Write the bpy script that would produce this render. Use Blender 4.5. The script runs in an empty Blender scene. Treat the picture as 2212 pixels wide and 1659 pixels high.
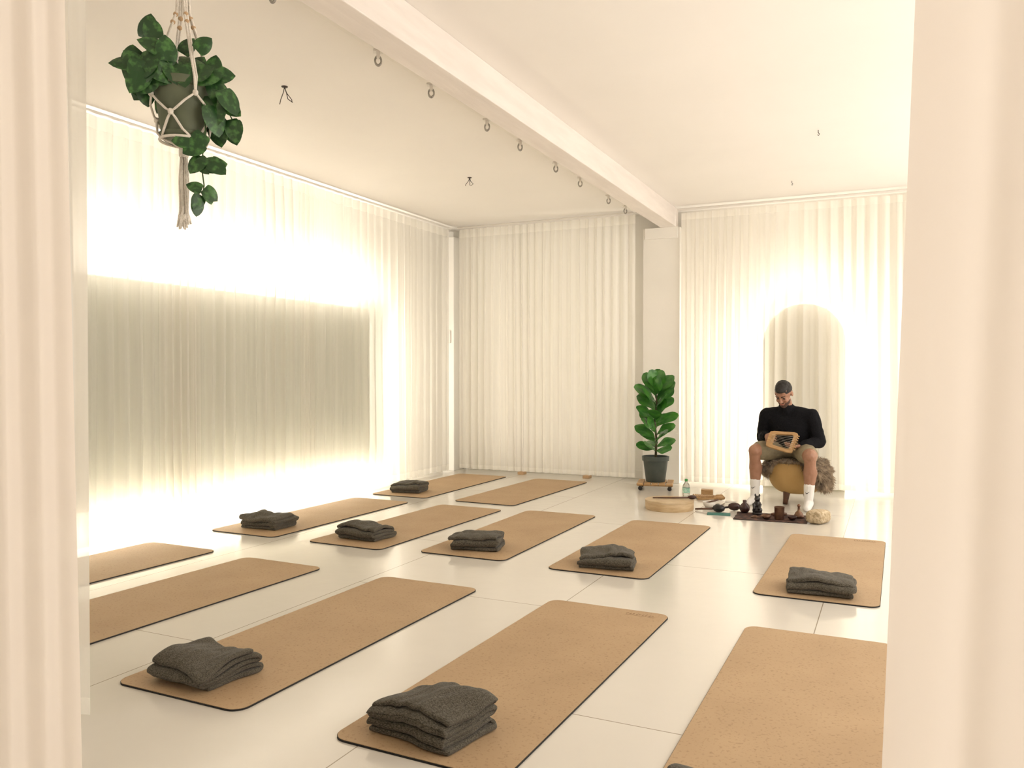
import bpy, bmesh, math, random
from mathutils import Vector, Matrix, noise, Euler
R = random.Random(7)
scn = bpy.context.scene
COL = scn.collection
V = Vector
CEIL = 3.14

# ------------------------------------------------------------------ materials
def new_mat(name):
    m = bpy.data.materials.new(name); m.use_nodes = True
    nt = m.node_tree
    return m, nt, nt.nodes, nt.links

def pm(name, col, rough=0.6, col2=None, nscale=8.0, bump=0.0, bscale=60.0, metal=0.0,
       spec=0.5, coat=0.0, stretch=None, sheen=0.0, trans=0.0, detail=4.0, contrast=(0.35, 0.65)):
    m, nt, N, L = new_mat(name)
    b = N['Principled BSDF']
    b.inputs['Base Color'].default_value = (*col, 1)
    b.inputs['Roughness'].default_value = rough
    b.inputs['Metallic'].default_value = metal
    b.inputs['Specular IOR Level'].default_value = spec
    b.inputs['Coat Weight'].default_value = coat
    b.inputs['Sheen Weight'].default_value = sheen
    b.inputs['Transmission Weight'].default_value = trans
    tc = N.new('ShaderNodeTexCoord')
    mp = N.new('ShaderNodeMapping')
    L.new(tc.outputs['Object'], mp.inputs['Vector'])
    if stretch: mp.inputs['Scale'].default_value = stretch
    if col2:
        n = N.new('ShaderNodeTexNoise'); n.inputs['Scale'].default_value = nscale
        n.inputs['Detail'].default_value = detail
        L.new(mp.outputs[0], n.inputs['Vector'])
        r = N.new('ShaderNodeValToRGB')
        r.color_ramp.elements[0].position = contrast[0]; r.color_ramp.elements[0].color = (*col, 1)
        r.color_ramp.elements[1].position = contrast[1]; r.color_ramp.elements[1].color = (*col2, 1)
        L.new(n.outputs['Fac'], r.inputs['Fac']); L.new(r.outputs['Color'], b.inputs['Base Color'])
    if bump:
        n2 = N.new('ShaderNodeTexNoise'); n2.inputs['Scale'].default_value = bscale
        n2.inputs['Detail'].default_value = 3
        L.new(mp.outputs[0], n2.inputs['Vector'])
        bp = N.new('ShaderNodeBump'); bp.inputs['Strength'].default_value = bump
        bp.inputs['Distance'].default_value = 0.01
        L.new(n2.outputs['Fac'], bp.inputs['Height']); L.new(bp.outputs[0], b.inputs['Normal'])
    return m

def curtain_mat(name, col, transp, tl=0.5, tcol=None, var=0.05):
    m, nt, N, L = new_mat(name)
    N.remove(N['Principled BSDF'])
    out = N['Material Output']
    tr = N.new('ShaderNodeBsdfTransparent')
    df = N.new('ShaderNodeBsdfDiffuse'); df.inputs['Color'].default_value = (*col, 1)
    tn = N.new('ShaderNodeBsdfTranslucent'); tn.inputs['Color'].default_value = (*(tcol or col), 1)
    m1 = N.new('ShaderNodeMixShader'); m1.inputs[0].default_value = tl
    L.new(df.outputs[0], m1.inputs[1]); L.new(tn.outputs[0], m1.inputs[2])
    m2 = N.new('ShaderNodeMixShader')
    L.new(tr.outputs[0], m2.inputs[1]); L.new(m1.outputs[0], m2.inputs[2])
    tc = N.new('ShaderNodeTexCoord'); mp = N.new('ShaderNodeMapping')
    mp.inputs['Scale'].default_value = (9, 9, 0.25)
    L.new(tc.outputs['Object'], mp.inputs['Vector'])
    n = N.new('ShaderNodeTexNoise'); n.inputs['Scale'].default_value = 1.6; n.inputs['Detail'].default_value = 3
    L.new(mp.outputs[0], n.inputs['Vector'])
    mr = N.new('ShaderNodeMapRange')
    mr.inputs['From Min'].default_value = 0.3; mr.inputs['From Max'].default_value = 0.7
    mr.inputs['To Min'].default_value = max(0, 1 - transp - var); mr.inputs['To Max'].default_value = min(1, 1 - transp + var)
    L.new(n.outputs['Fac'], mr.inputs['Value'])
    sp = N.new('ShaderNodeSeparateXYZ'); L.new(tc.outputs['Object'], sp.inputs[0])
    g = N.new('ShaderNodeMath'); g.operation = 'GREATER_THAN'; g.inputs[1].default_value = 2.985
    L.new(sp.outputs['Z'], g.inputs[0])
    g2 = N.new('ShaderNodeMath'); g2.operation = 'LESS_THAN'; g2.inputs[1].default_value = 0.10
    L.new(sp.outputs['Z'], g2.inputs[0])
    ad = N.new('ShaderNodeMath'); ad.operation = 'ADD'; L.new(g.outputs[0], ad.inputs[0]); L.new(g2.outputs[0], ad.inputs[1])
    ma = N.new('ShaderNodeMath'); ma.operation = 'MULTIPLY_ADD'; ma.inputs[1].default_value = 0.2; ma.use_clamp = True
    L.new(ad.outputs[0], ma.inputs[0]); L.new(mr.outputs[0], ma.inputs[2])
    L.new(ma.outputs[0], m2.inputs[0])
    L.new(m2.outputs[0], out.inputs['Surface'])
    return m

def emit_mat(name, col, s):
    m, nt, N, L = new_mat(name)
    N.remove(N['Principled BSDF'])
    e = N.new('ShaderNodeEmission'); e.inputs['Color'].default_value = (*col, 1); e.inputs['Strength'].default_value = s
    L.new(e.outputs[0], N['Material Output'].inputs['Surface'])
    return m

M = {}
M['wall'] = pm('wall_paint', (0.90, 0.87, 0.81), 0.7, (0.87, 0.84, 0.78), 2.0, 0.08, 25)
M['ceil'] = pm('ceiling_paint', (0.92, 0.88, 0.83), 0.8, (0.90, 0.86, 0.81), 1.2, 0.10, 9)
M['beam'] = pm('beam_paint', (0.85, 0.785, 0.73), 0.6, (0.79, 0.725, 0.67), 5.0, 0.25, 18, stretch=(3, .4, 3))
M['plank'] = pm('plank_paint', (0.93, 0.89, 0.835), 0.6, (0.89, 0.85, 0.795), 4.0, 0.1, 18)
M['cur'] = curtain_mat('sheer_voile', (0.93, 0.91, 0.86), 0.15, 0.58)
M['cur_dense'] = curtain_mat('gathered_voile', (0.93, 0.90, 0.845), 0.14, 0.56)
M['cur_back'] = curtain_mat('cream_voile', (0.95, 0.925, 0.865), 0.08, 0.42)
M['cur_right'] = curtain_mat('ivory_voile', (0.94, 0.91, 0.85), 0.10, 0.5)
M['cur_arch'] = curtain_mat('arch_voile', (0.94, 0.915, 0.86), 0.10, 0.58)
M['cur_fg'] = curtain_mat('doorway_linen', (0.89, 0.82, 0.75), 0.03, 0.55, (0.90, 0.82, 0.74), 0.01)
M['led'] = emit_mat('led_glow', (1.0, 0.95, 0.86), 14)
M['led2'] = emit_mat('arch_led_glow', (1.0, 0.95, 0.86), 26)
M['panel'] = pm('sage_panel', (0.42, 0.44, 0.33), 0.6, (0.39, 0.41, 0.305), 1.0)
M['panel2'] = pm('stone_panel', (0.62, 0.595, 0.49), 0.6, (0.58, 0.555, 0.455), 1.0)
M['rail'] = pm('white_rail', (0.80, 0.76, 0.70), 0.35)
M['rubber'] = pm('black_rubber', (0.012, 0.011, 0.010), 0.8, bump=0.2, bscale=200)
M['steel'] = pm('galvanised_steel', (0.45, 0.43, 0.40), 0.35, (0.3, 0.29, 0.27), 60, metal=0.9)
M['wire'] = pm('dark_wire', (0.05, 0.035, 0.03), 0.5)

# cork
m, nt, N, L = new_mat('cork')
b = N['Principled BSDF']; b.inputs['Roughness'].default_value = 0.62; b.inputs['Specular IOR Level'].default_value = 0.35
tc = N.new('ShaderNodeTexCoord')
oi = N.new('ShaderNodeObjectInfo')
n1 = N.new('ShaderNodeTexNoise'); n1.inputs['Scale'].default_value = 3.0; n1.inputs['Detail'].default_value = 5
n2 = N.new('ShaderNodeTexNoise'); n2.inputs['Scale'].default_value = 85; n2.inputs['Detail'].default_value = 2
vo = N.new('ShaderNodeTexVoronoi'); vo.inputs['Scale'].default_value = 48
av = N.new('ShaderNodeVectorMath'); av.operation = 'ADD'
L.new(tc.outputs['Object'], av.inputs[0]); L.new(oi.outputs['Location'], av.inputs[1])
for n in (n1, n2, vo): L.new(av.outputs[0], n.inputs['Vector'])
r1 = N.new('ShaderNodeValToRGB')
r1.color_ramp.elements[0].position = 0.3; r1.color_ramp.elements[0].color = (0.435, 0.298, 0.170, 1)
r1.color_ramp.elements[1].position = 0.7; r1.color_ramp.elements[1].color = (0.485, 0.338, 0.196, 1)
L.new(n1.outputs['Fac'], r1.inputs['Fac'])
r2 = N.new('ShaderNodeValToRGB')
r2.color_ramp.elements[0].position = 0.30; r2.color_ramp.elements[0].color = (0.55, 0.48, 0.42, 1)
r2.color_ramp.elements[1].position = 0.42; r2.color_ramp.elements[1].color = (1, 1, 1, 1)
L.new(n2.outputs['Fac'], r2.inputs['Fac'])
r3 = N.new('ShaderNodeValToRGB')
r3.color_ramp.elements[0].position = 0.06; r3.color_ramp.elements[0].color = (0.62, 0.5, 0.4, 1)
r3.color_ramp.elements[1].position = 0.14; r3.color_ramp.elements[1].color = (1, 1, 1, 1)
L.new(vo.outputs['Distance'], r3.inputs['Fac'])
x1 = N.new('ShaderNodeMix'); x1.data_type = 'RGBA'; x1.blend_type = 'MULTIPLY'; x1.inputs[0].default_value = 0.45
L.new(r1.outputs[0], x1.inputs[6]); L.new(r2.outputs[0], x1.inputs[7])
x2 = N.new('ShaderNodeMix'); x2.data_type = 'RGBA'; x2.blend_type = 'MULTIPLY'; x2.inputs[0].default_value = 0.5
L.new(x1.outputs[2], x2.inputs[6]); L.new(r3.outputs[0], x2.inputs[7])
L.new(x2.outputs[2], b.inputs['Base Color'])
bp = N.new('ShaderNodeBump'); bp.inputs['Strength'].default_value = 0.12; bp.inputs['Distance'].default_value = 0.003
L.new(n2.outputs['Fac'], bp.inputs['Height']); L.new(bp.outputs[0], b.inputs['Normal'])
M['cork'] = m

# floor
m, nt, N, L = new_mat('painted_floor')
b = N['Principled BSDF']
b.inputs['Specular IOR Level'].default_value = 0.7
tc = N.new('ShaderNodeTexCoord'); sp = N.new('ShaderNodeSeparateXYZ'); L.new(tc.outputs['Object'], sp.inputs[0])
ax = N.new('ShaderNodeMath'); ax.operation = 'ADD'; ax.inputs[1].default_value = 20 * 1.28 + 0.34
ay = N.new('ShaderNodeMath'); ay.operation = 'ADD'; ay.inputs[1].default_value = 24.4 - 2.76
L.new(sp.outputs['X'], ax.inputs[0]); L.new(sp.outputs['Y'], ay.inputs[0])
cb = N.new('ShaderNodeCombineXYZ'); L.new(ay.outputs[0], cb.inputs['X']); L.new(ax.outputs[0], cb.inputs['Y'])
br = N.new('ShaderNodeTexBrick'); br.inputs['Scale'].default_value = 1.0
br.inputs['Brick Width'].default_value = 2.44; br.inputs['Row Height'].default_value = 1.28
br.inputs['Mortar Size'].default_value = 0.0028; br.inputs['Mortar Smooth'].default_value = 0.3
br.inputs['Color1'].default_value = (0.73, 0.69, 0.615, 1); br.inputs['Color2'].default_value = (0.71, 0.67, 0.595, 1)
br.inputs['Mortar'].default_value = (0.32, 0.27, 0.20, 1)
L.new(cb.outputs[0], br.inputs['Vector'])
nn = N.new('ShaderNodeTexNoise'); nn.inputs['Scale'].default_value = 1.3; nn.inputs['Detail'].default_value = 6
L.new(tc.outputs['Object'], nn.inputs['Vector'])
rr = N.new('ShaderNodeMapRange'); rr.inputs['To Min'].default_value = 0.08; rr.inputs['To Max'].default_value = 0.22
L.new(nn.outputs['Fac'], rr.inputs['Value']); L.new(rr.outputs[0], b.inputs['Roughness'])
L.new(br.outputs['Color'], b.inputs['Base Color'])
bp = N.new('ShaderNodeBump'); bp.inputs['Strength'].default_value = 0.07; bp.inputs['Distance'].default_value = 0.02
n3 = N.new('ShaderNodeTexNoise'); n3.inputs['Scale'].default_value = 5
L.new(tc.outputs['Object'], n3.inputs['Vector']); L.new(n3.outputs['Fac'], bp.inputs['Height']); L.new(bp.outputs[0], b.inputs['Normal'])
M['floor'] = m

# knit wool
m, nt, N, L = new_mat('charcoal_wool')
b = N['Principled BSDF']; b.inputs['Roughness'].default_value = 0.95; b.inputs['Specular IOR Level'].default_value = 0.1
b.inputs['Sheen Weight'].default_value = 0.1
tc = N.new('ShaderNodeTexCoord')
n1 = N.new('ShaderNodeTexNoise'); n1.inputs['Scale'].default_value = 320; n1.inputs['Detail'].default_value = 3
mp = N.new('ShaderNodeMapping'); mp.inputs['Scale'].default_value = (0.4, 1.1, 1.1)
L.new(tc.outputs['Object'], mp.inputs[0]); L.new(mp.outputs[0], n1.inputs['Vector'])
r1 = N.new('ShaderNodeValToRGB')
r1.color_ramp.elements[0].position = 0.34; r1.color_ramp.elements[0].color = (0.042, 0.037, 0.028, 1)
r1.color_ramp.elements[1].position = 0.68; r1.color_ramp.elements[1].color = (0.16, 0.142, 0.11, 1)
L.new(n1.outputs['Fac'], r1.inputs['Fac']); L.new(r1.outputs[0], b.inputs['Base Color'])
bp = N.new('ShaderNodeBump'); bp.inputs['Strength'].default_value = 0.6; bp.inputs['Distance'].default_value = 0.002
L.new(n1.outputs['Fac'], bp.inputs['Height']); L.new(bp.outputs[0], b.inputs['Normal'])
M['wool'] = m

M['leafd'] = pm('satin_leaf', (0.018, 0.065, 0.016), 0.33, (0.07, 0.19, 0.045), 45, bump=0.15, bscale=40, contrast=(0.48, 0.66))
M['leaff'] = pm('fig_leaf', (0.026, 0.125, 0.020), 0.30, (0.075, 0.25, 0.035), 14, bump=0.3, bscale=30)
M['stem'] = pm('stem', (0.05, 0.045, 0.02), 0.6, (0.09, 0.07, 0.03), 30)
M['vine'] = pm('vine', (0.04, 0.10, 0.02), 0.5)
M['cord'] = pm('cotton_cord', (0.88, 0.81, 0.70), 0.9, (0.93, 0.87, 0.77), 90, bump=0.6, bscale=250)
M['bead'] = pm('wood_bead', (0.55, 0.36, 0.20), 0.5)
M['potg'] = pm('olive_pot', (0.105, 0.125, 0.075), 0.6, (0.13, 0.15, 0.09), 12)
M['pots'] = pm('slate_pot', (0.045, 0.058, 0.050), 0.55, (0.06, 0.072, 0.062), 12)
M['soil'] = pm('soil', (0.03, 0.02, 0.012), 0.95, bump=0.8, bscale=80)
M['wood'] = pm('light_wood', (0.50, 0.31, 0.14), 0.5, (0.38, 0.22, 0.09), 14, stretch=(1, 8, 8))
M['woodd'] = pm('walnut', (0.13, 0.055, 0.025), 0.4, (0.07, 0.03, 0.015), 20, stretch=(1, 1, 6))
M['black'] = pm('black_gloss', (0.012, 0.010, 0.010), 0.3, (0.02, 0.015, 0.012), 30)
M['darkb'] = pm('dark_brown', (0.055, 0.018, 0.012), 0.35, (0.03, 0.01, 0.008), 40)
M['drum'] = pm('drum_wood', (0.58, 0.43, 0.25), 0.5, (0.46, 0.32, 0.17), 9, stretch=(1, 1, 5))
M['skinh'] = pm('goat_hide', (0.60, 0.47, 0.31), 0.6, (0.52, 0.38, 0.22), 8)
M['mustard'] = pm('mustard_leather', (0.50, 0.32, 0.12), 0.65, (0.44, 0.275, 0.095), 6, bump=0.1)
M['fur'] = pm('sheep_wool', (0.15, 0.10, 0.058), 0.95, (0.42, 0.32, 0.21), 22, sheen=0.4)
M['skin'] = pm('skin', (0.36, 0.185, 0.115), 0.5, (0.31, 0.155, 0.092), 20)
M['hair'] = pm('black_hair', (0.007, 0.005, 0.004), 0.6, (0.014, 0.010, 0.008), 80, bump=0.5, bscale=200)
M['beard'] = pm('stubble', (0.11, 0.055, 0.035), 0.8, (0.05, 0.028, 0.02), 150)
M['sweater'] = pm('black_knit', (0.005, 0.005, 0.0065), 0.9, (0.009, 0.009, 0.011), 90, bump=0.4, bscale=150, spec=0.15)
M['shorts'] = pm('khaki_cotton', (0.27, 0.225, 0.14), 0.85, (0.22, 0.18, 0.11), 30, bump=0.2, bscale=40)
M['sock'] = pm('white_sock', (0.78, 0.76, 0.72), 0.9, bump=0.2, bscale=150)
M['lip'] = pm('lip', (0.30, 0.11, 0.08), 0.5)
M['plast'] = pm('clear_plastic', (0.86, 0.90, 0.86), 0.08, trans=0.85)
M['green'] = pm('green_cap', (0.03, 0.26, 0.05), 0.4)
M['label'] = pm('bottle_label', (0.55, 0.70, 0.60), 0.5, (0.2, 0.5, 0.35), 60)
M['white'] = pm('white_ceramic', (0.75, 0.71, 0.64), 0.4)
M['teal'] = pm('teal_cloth', (0.05, 0.18, 0.15), 0.8)
M['cloth'] = pm('patterned_cloth', (0.035, 0.015, 0.012), 0.8, (0.14, 0.06, 0.035), 22, contrast=(0.5, 0.6))
M['bronze'] = pm('bronze', (0.20, 0.11, 0.06), 0.35, (0.12, 0.06, 0.04), 25, metal=0.6)
M['rattan'] = pm('woven_straw', (0.66, 0.54, 0.37), 0.8, (0.40, 0.30, 0.17), 45, bump=0.8, bscale=70)
M['string'] = pm('string_metal', (0.7, 0.68, 0.6), 0.3, metal=0.8)
M['mark'] = pm('embossed_cork', (0.25, 0.15, 0.075), 0.7)

# ------------------------------------------------------------------ mesh helpers
def mk(name, verts, faces, mat, parent=None, smooth=True, sharp=None, loc=None):
    me = bpy.data.meshes.new(name)
    me.from_pydata([tuple(v) for v in verts], [], faces)
    bm = bmesh.new(); bm.from_mesh(me); bmesh.ops.recalc_face_normals(bm, faces=bm.faces); bm.to_mesh(me); bm.free()
    me.materials.append(mat)
    if smooth:
        me.polygons.foreach_set('use_smooth', [True] * len(me.polygons))
        if sharp: me.set_sharp_from_angle(angle=math.radians(sharp))
    ob = bpy.data.objects.new(name, me); COL.objects.link(ob)
    if parent: ob.parent = parent
    if loc: ob.location = loc
    return ob

def mkl(name, parts, mat, **k):
    vs, fs = [], []
    for pv, pf in parts:
        o = len(vs); vs += [V(p) for p in pv]; fs += [tuple(i + o for i in f) for f in pf]
    return mk(name, vs, fs, mat, **k)

def empty(name, loc, rz=0):
    e = bpy.data.objects.new(name, None); COL.objects.link(e); e.location = loc
    e.rotation_euler = (0, 0, rz); e.empty_display_size = 0.1
    return e

def top(ob, label, cat, group=None):
    ob['label'] = label; ob['category'] = cat
    if group: ob['group'] = group
    return ob

def struct(ob): ob['kind'] = 'structure'; return ob

def box(x0, x1, y0, y1, z0, z1):
    v = [(x0, y0, z0), (x1, y0, z0), (x1, y1, z0), (x0, y1, z0), (x0, y0, z1), (x1, y0, z1), (x1, y1, z1), (x0, y1, z1)]
    f = [(0, 3, 2, 1), (4, 5, 6, 7), (0, 1, 5, 4), (1, 2, 6, 5), (2, 3, 7, 6), (3, 0, 4, 7)]
    return v, f

def bbox(x0, x1, y0, y1, z0, z1, bev=0.003, seg=2):
    bm = bmesh.new()
    vs, fs = box(x0, x1, y0, y1, z0, z1)
    bv = [bm.verts.new(v) for v in vs]
    for f in fs: bm.faces.new([bv[i] for i in f])
    bmesh.ops.bevel(bm, geom=bm.edges[:], offset=bev, segments=seg, affect='EDGES', profile=0.5)
    bm.verts.index_update()
    out = ([v.co.copy() for v in bm.verts], [tuple(v.index for v in f.verts) for f in bm.faces])
    bm.free(); return out

def xf(part, mat4):
    return [mat4 @ V(p) for p in part[0]], part[1]

def tube(pts, r, seg=8, caps=True):
    pts = [V(p) for p in pts]; n = len(pts)
    rs = r if isinstance(r, (list, tuple)) else [r] * n
    vs, fs = [], []
    prev = None
    for i, p in enumerate(pts):
        t = (pts[min(i + 1, n - 1)] - pts[max(i - 1, 0)]).normalized()
        if prev is None:
            a = t.orthogonal().normalized()
        else:
            a = (prev - t * prev.dot(t)); a = a.normalized() if a.length > 1e-6 else t.orthogonal().normalized()
        prev = a; bb = t.cross(a)
        for k in range(seg):
            an = 2 * math.pi * k / seg
            vs.append(p + (a * math.cos(an) + bb * math.sin(an)) * rs[i])
    for i in range(n - 1):
        for k in range(seg):
            k2 = (k + 1) % seg
            fs.append((i * seg + k, i * seg + k2, (i + 1) * seg + k2, (i + 1) * seg + k))
    if caps:
        fs.append(tuple(reversed(range(seg)))); fs.append(tuple((n - 1) * seg + k for k in range(seg)))
    return vs, fs

def lathe(prof, seg=32, wob=None):
    vs, fs = [], []; rows = []
    for (r, z) in prof:
        if r < 1e-6: rows.append([len(vs)]); vs.append(V((0, 0, z)))
        else:
            rows.append(list(range(len(vs), len(vs) + seg)))
            for k in range(seg):
                a = 2 * math.pi * k / seg; vs.append(V((r * math.cos(a), r * math.sin(a), z)))
    for i in range(len(rows) - 1):
        a, c = rows[i], rows[i + 1]
        for k in range(seg):
            k2 = (k + 1) % seg
            if len(a) == 1 and len(c) == 1: continue
            if len(a) == 1: fs.append((a[0], c[k2], c[k]))
            elif len(c) == 1: fs.append((a[k], a[k2], c[0]))
            else: fs.append((a[k], a[k2], c[k2], c[k]))
    return vs, fs

def torus(R0, r0, seg=20, s2=8, mat4=None):
    vs, fs = [], []
    for i in range(seg):
        a = 2 * math.pi * i / seg
        for j in range(s2):
            b2 = 2 * math.pi * j / s2
            vs.append(V(((R0 + r0 * math.cos(b2)) * math.cos(a), (R0 + r0 * math.cos(b2)) * math.sin(a), r0 * math.sin(b2))))
    for i in range(seg):
        for j in range(s2):
            i2, j2 = (i + 1) % seg, (j + 1) % s2
            fs.append((i * s2 + j, i2 * s2 + j, i2 * s2 + j2, i * s2 + j2))
    if mat4: vs = [mat4 @ v for v in vs]
    return vs, fs

_bm = bmesh.new(); bmesh.ops.create_icosphere(_bm, subdivisions=2, radius=1.0)
_bm.verts.index_update()
ICO = [v.co.copy() for v in _bm.verts]; ICOF = [tuple(v.index for v in f.verts) for f in _bm.faces]; _bm.free()

def ell(c, r, rot=None):
    c = V(c)
    if not isinstance(r, (tuple, list)): r = (r, r, r)
    out = []
    for u in ICO:
        p = V((u.x * r[0], u.y * r[1], u.z * r[2]))
        if rot: p = rot @ p
        out.append(c + p)
    return out, ICOF

def hull(spheres):
    bm = bmesh.new()
    for c, r in spheres:
        c = V(c)
        for u in ICO:
            if isinstance(r, tuple): bm.verts.new(c + V((u.x * r[0], u.y * r[1], u.z * r[2])))
            else: bm.verts.new(c + u * r)
    res = bmesh.ops.convex_hull(bm, input=bm.verts[:])
    bad = [v for v in bm.verts if not v.link_faces]
    bmesh.ops.delete(bm, geom=bad, context='VERTS')
    bm.verts.index_update()
    out = ([v.co.copy() for v in bm.verts], [tuple(v.index for v in f.verts) for f in bm.faces])
    bm.free(); return out

def cap(a, b, ra, rb=None): return hull([(a, ra), (b, ra if rb is None else rb)])

def evalmesh(ob):
    dg = bpy.context.evaluated_depsgraph_get(); dg.update()
    me = bpy.data.meshes.new_from_object(ob.evaluated_get(dg))
    old = ob.data; ob.modifiers.clear(); ob.data = me; bpy.data.meshes.remove(old)
    me.polygons.foreach_set('use_smooth', [True] * len(me.polygons))
    return ob

def blob(name, parts, mat, voxel=0.006, smooth=4, **k):
    ob = mkl(name, parts, mat, **k)
    rm = ob.modifiers.new('r', 'REMESH'); rm.mode = 'VOXEL'; rm.voxel_size = voxel
    if smooth:
        sm = ob.modifiers.new('s', 'SMOOTH'); sm.iterations = smooth; sm.factor = 0.5
    return evalmesh(ob)

# ------------------------------------------------------------------ camera
cam = bpy.data.cameras.new('camera'); co = bpy.data.objects.new('camera', cam); COL.objects.link(co)
co.location = (0, 0, 1.25); co.rotation_euler = (math.radians(90 - 0.708), 0, math.radians(25.34))
cam.sensor_width = 36; cam.lens = 28.32; cam.clip_start = 0.02
scn.camera = co
scn.view_settings.view_transform = 'Standard'
scn.view_settings.look = 'None'
scn.view_settings.exposure = 0.0

# ------------------------------------------------------------------ shell
XL, YB, XR, YF = -5.47, 9.36, 1.3, -1.6
struct(mkl('floor', [box(XL - .1, XR + .1, YF, YB + .1, -0.1, 0)], M['floor'], smooth=False))
struct(mkl('ceiling', [box(XL - .1, XR + .1, YF, YB + .1, CEIL, CEIL + .1)], M['ceil'], smooth=False))
struct(mkl('wall_left', [box(XL - .1, XL, YF, YB + .1, 0, CEIL)], M['wall'], smooth=False))
struct(mkl('wall_back', [box(XL, XR, YB, YB + .1, 0, CEIL)], M['wall'], smooth=False))
struct(mkl('wall_front', [box(XL - .1, -3.4, YF - .1, YF, 0, CEIL), box(-1.0, XR + .1, YF - .1, YF, 0, CEIL), box(-3.4, -1.0, YF - .1, YF, 0, .9), box(-3.4, -1.0, YF - .1, YF, 2.6, CEIL)], M['wall'], smooth=False))  # unseen wall added to cut the light falling on the doorway curtains
struct(mkl('added_window_2', [box(-3.4, -3.34, YF - .08, YF - .03, .9, 2.6), box(-1.06, -1.0, YF - .08, YF - .03, .9, 2.6), box(-3.34, -1.06, YF - .08, YF - .03, .9, .96), box(-3.34, -1.06, YF - .08, YF - .03, 2.54, 2.6)], M['plank'], smooth=False))  # frame of an invented opening that still admits a little world light
struct(mkl('wall_right', [box(XR, XR + .1, YF, YB + .1, 0, .30), box(XR, XR + .1, YF, YB + .1, 3.0, CEIL),
                          box(XR, XR + .1, 8.9, YB + .1, .30, 3.0), box(XR, XR + .1, YF, 1.4, .30, 3.0), box(XR, XR + .1, 4.5, 4.6, .30, 3.0)], M['wall'], smooth=False))  # gaps left in this unseen wall so world light fills the room
struct(mkl('added_window_1', [box(XR + .02, XR + .07, 1.4, 8.9, .30, .35), box(XR + .02, XR + .07, 1.4, 8.9, 2.95, 3.0), box(XR + .02, XR + .07, 2.95, 3.0, .35, 2.95), box(XR + .02, XR + .07, 6.5, 6.55, .35, 2.95)], M['plank'], smooth=False))  # frame for the added out-of-view opening, invented as a fill light source
# beam
struct(mkl('trim_1', [bbox(-2.42, -2.24, YF, 9.18, 2.925, CEIL, 0.006)], M['beam'], smooth=False))
struct(mkl('trim_2', [bbox(-2.72, -2.42, YF, 9.1, 3.112, CEIL, 0.004)], M['plank'], smooth=False))
# pillar + corner column
struct(mkl('trim_3', [bbox(-2.63, -2.20, 9.10, YB, 0, 2.925, 0.006), bbox(-2.60, -2.22, 9.07, 9.10, 2.80, 2.925, 0.004)], M['wall'], smooth=False))
struct(mkl('trim_4', [bbox(-5.30, -5.13, 9.08, YB, 0, 3.02, 0.006)], M['wall'], smooth=False))
struct(mkl('trim_5', [bbox(XL, XL + .07, 2.6, 8.9, 2.55, 2.72, 0.005)], M['wall'], smooth=False))
struct(mkl('baseboard_left', [bbox(XL, XL + .02, YF, YB, 0, .10, .003)], M['wall'], smooth=False))
struct(mkl('baseboard_back', [bbox(-5.1, -2.64, YB - .02, YB, 0, .10, .003)], M['wall'], smooth=False))

# ------------------------------------------------------------------ backlit boards
e = empty('wall_light', (XL, 5.45, 0))
top(e, 'large sage rectangular board with glowing light strip behind its edges', 'wall light')
mkl('board', [bbox(0.13, 0.15, -2.05, 2.05, 0.24, 1.98, 0.004)], M['panel'], parent=e, smooth=False)
mkl('mounting_frame', [box(0.001, 0.13, -1.9, 1.9, 1.84, 1.88), box(0.001, 0.13, -1.9, 1.9, 0.34, 0.38), box(0.001, .13, -1.9, -1.86, .38, 1.84), box(0.001, .13, 1.86, 1.9, .38, 1.84)], M['wall'], parent=e, smooth=False)
mkl('light_strip', [box(0.06, 0.125, -2.01, 2.01, 1.925, 1.94), box(0.06, 0.125, -2.01, 2.01, 0.28, 0.295),
                    box(0.06, 0.125, 1.995, 2.01, 0.30, 1.92), box(0.06, 0.125, -2.01, -1.995, 0.30, 1.92)], M['led'], parent=e, smooth=False)
e = empty('arch_light', (-0.88, YB, 0))
top(e, 'tall arched board with glowing light strip behind its edge', 'wall light')
def arch(w, h0, y0, y1, inset=0, seg=24):
    r = w / 2 - inset
    pts = [(-r, 0.0 + inset), (r, 0.0 + inset)] + [(r * math.cos(math.pi * k / seg), h0 + r * math.sin(math.pi * k / seg)) for k in range(seg + 1)]
    n = len(pts)
    vs = [(x, y0, z) for x, z in pts] + [(x, y1, z) for x, z in pts]
    side = [(i, (i + 1) % n, n + (i + 1) % n, n + i) for i in range(n)]
    return vs, side, n
vs, sd, n = arch(0.84, 1.59, -0.14, -0.12)
mk('board', vs, sd + [tuple(range(n)), tuple(range(2 * n - 1, n - 1, -1))], M['panel2'], parent=e, smooth=False)
vs, sd, n = arch(0.84, 1.59, -0.118, -0.004, 0.05)
mk('light_strip', vs, sd, M['led2'], parent=e, smooth=False)

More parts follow.
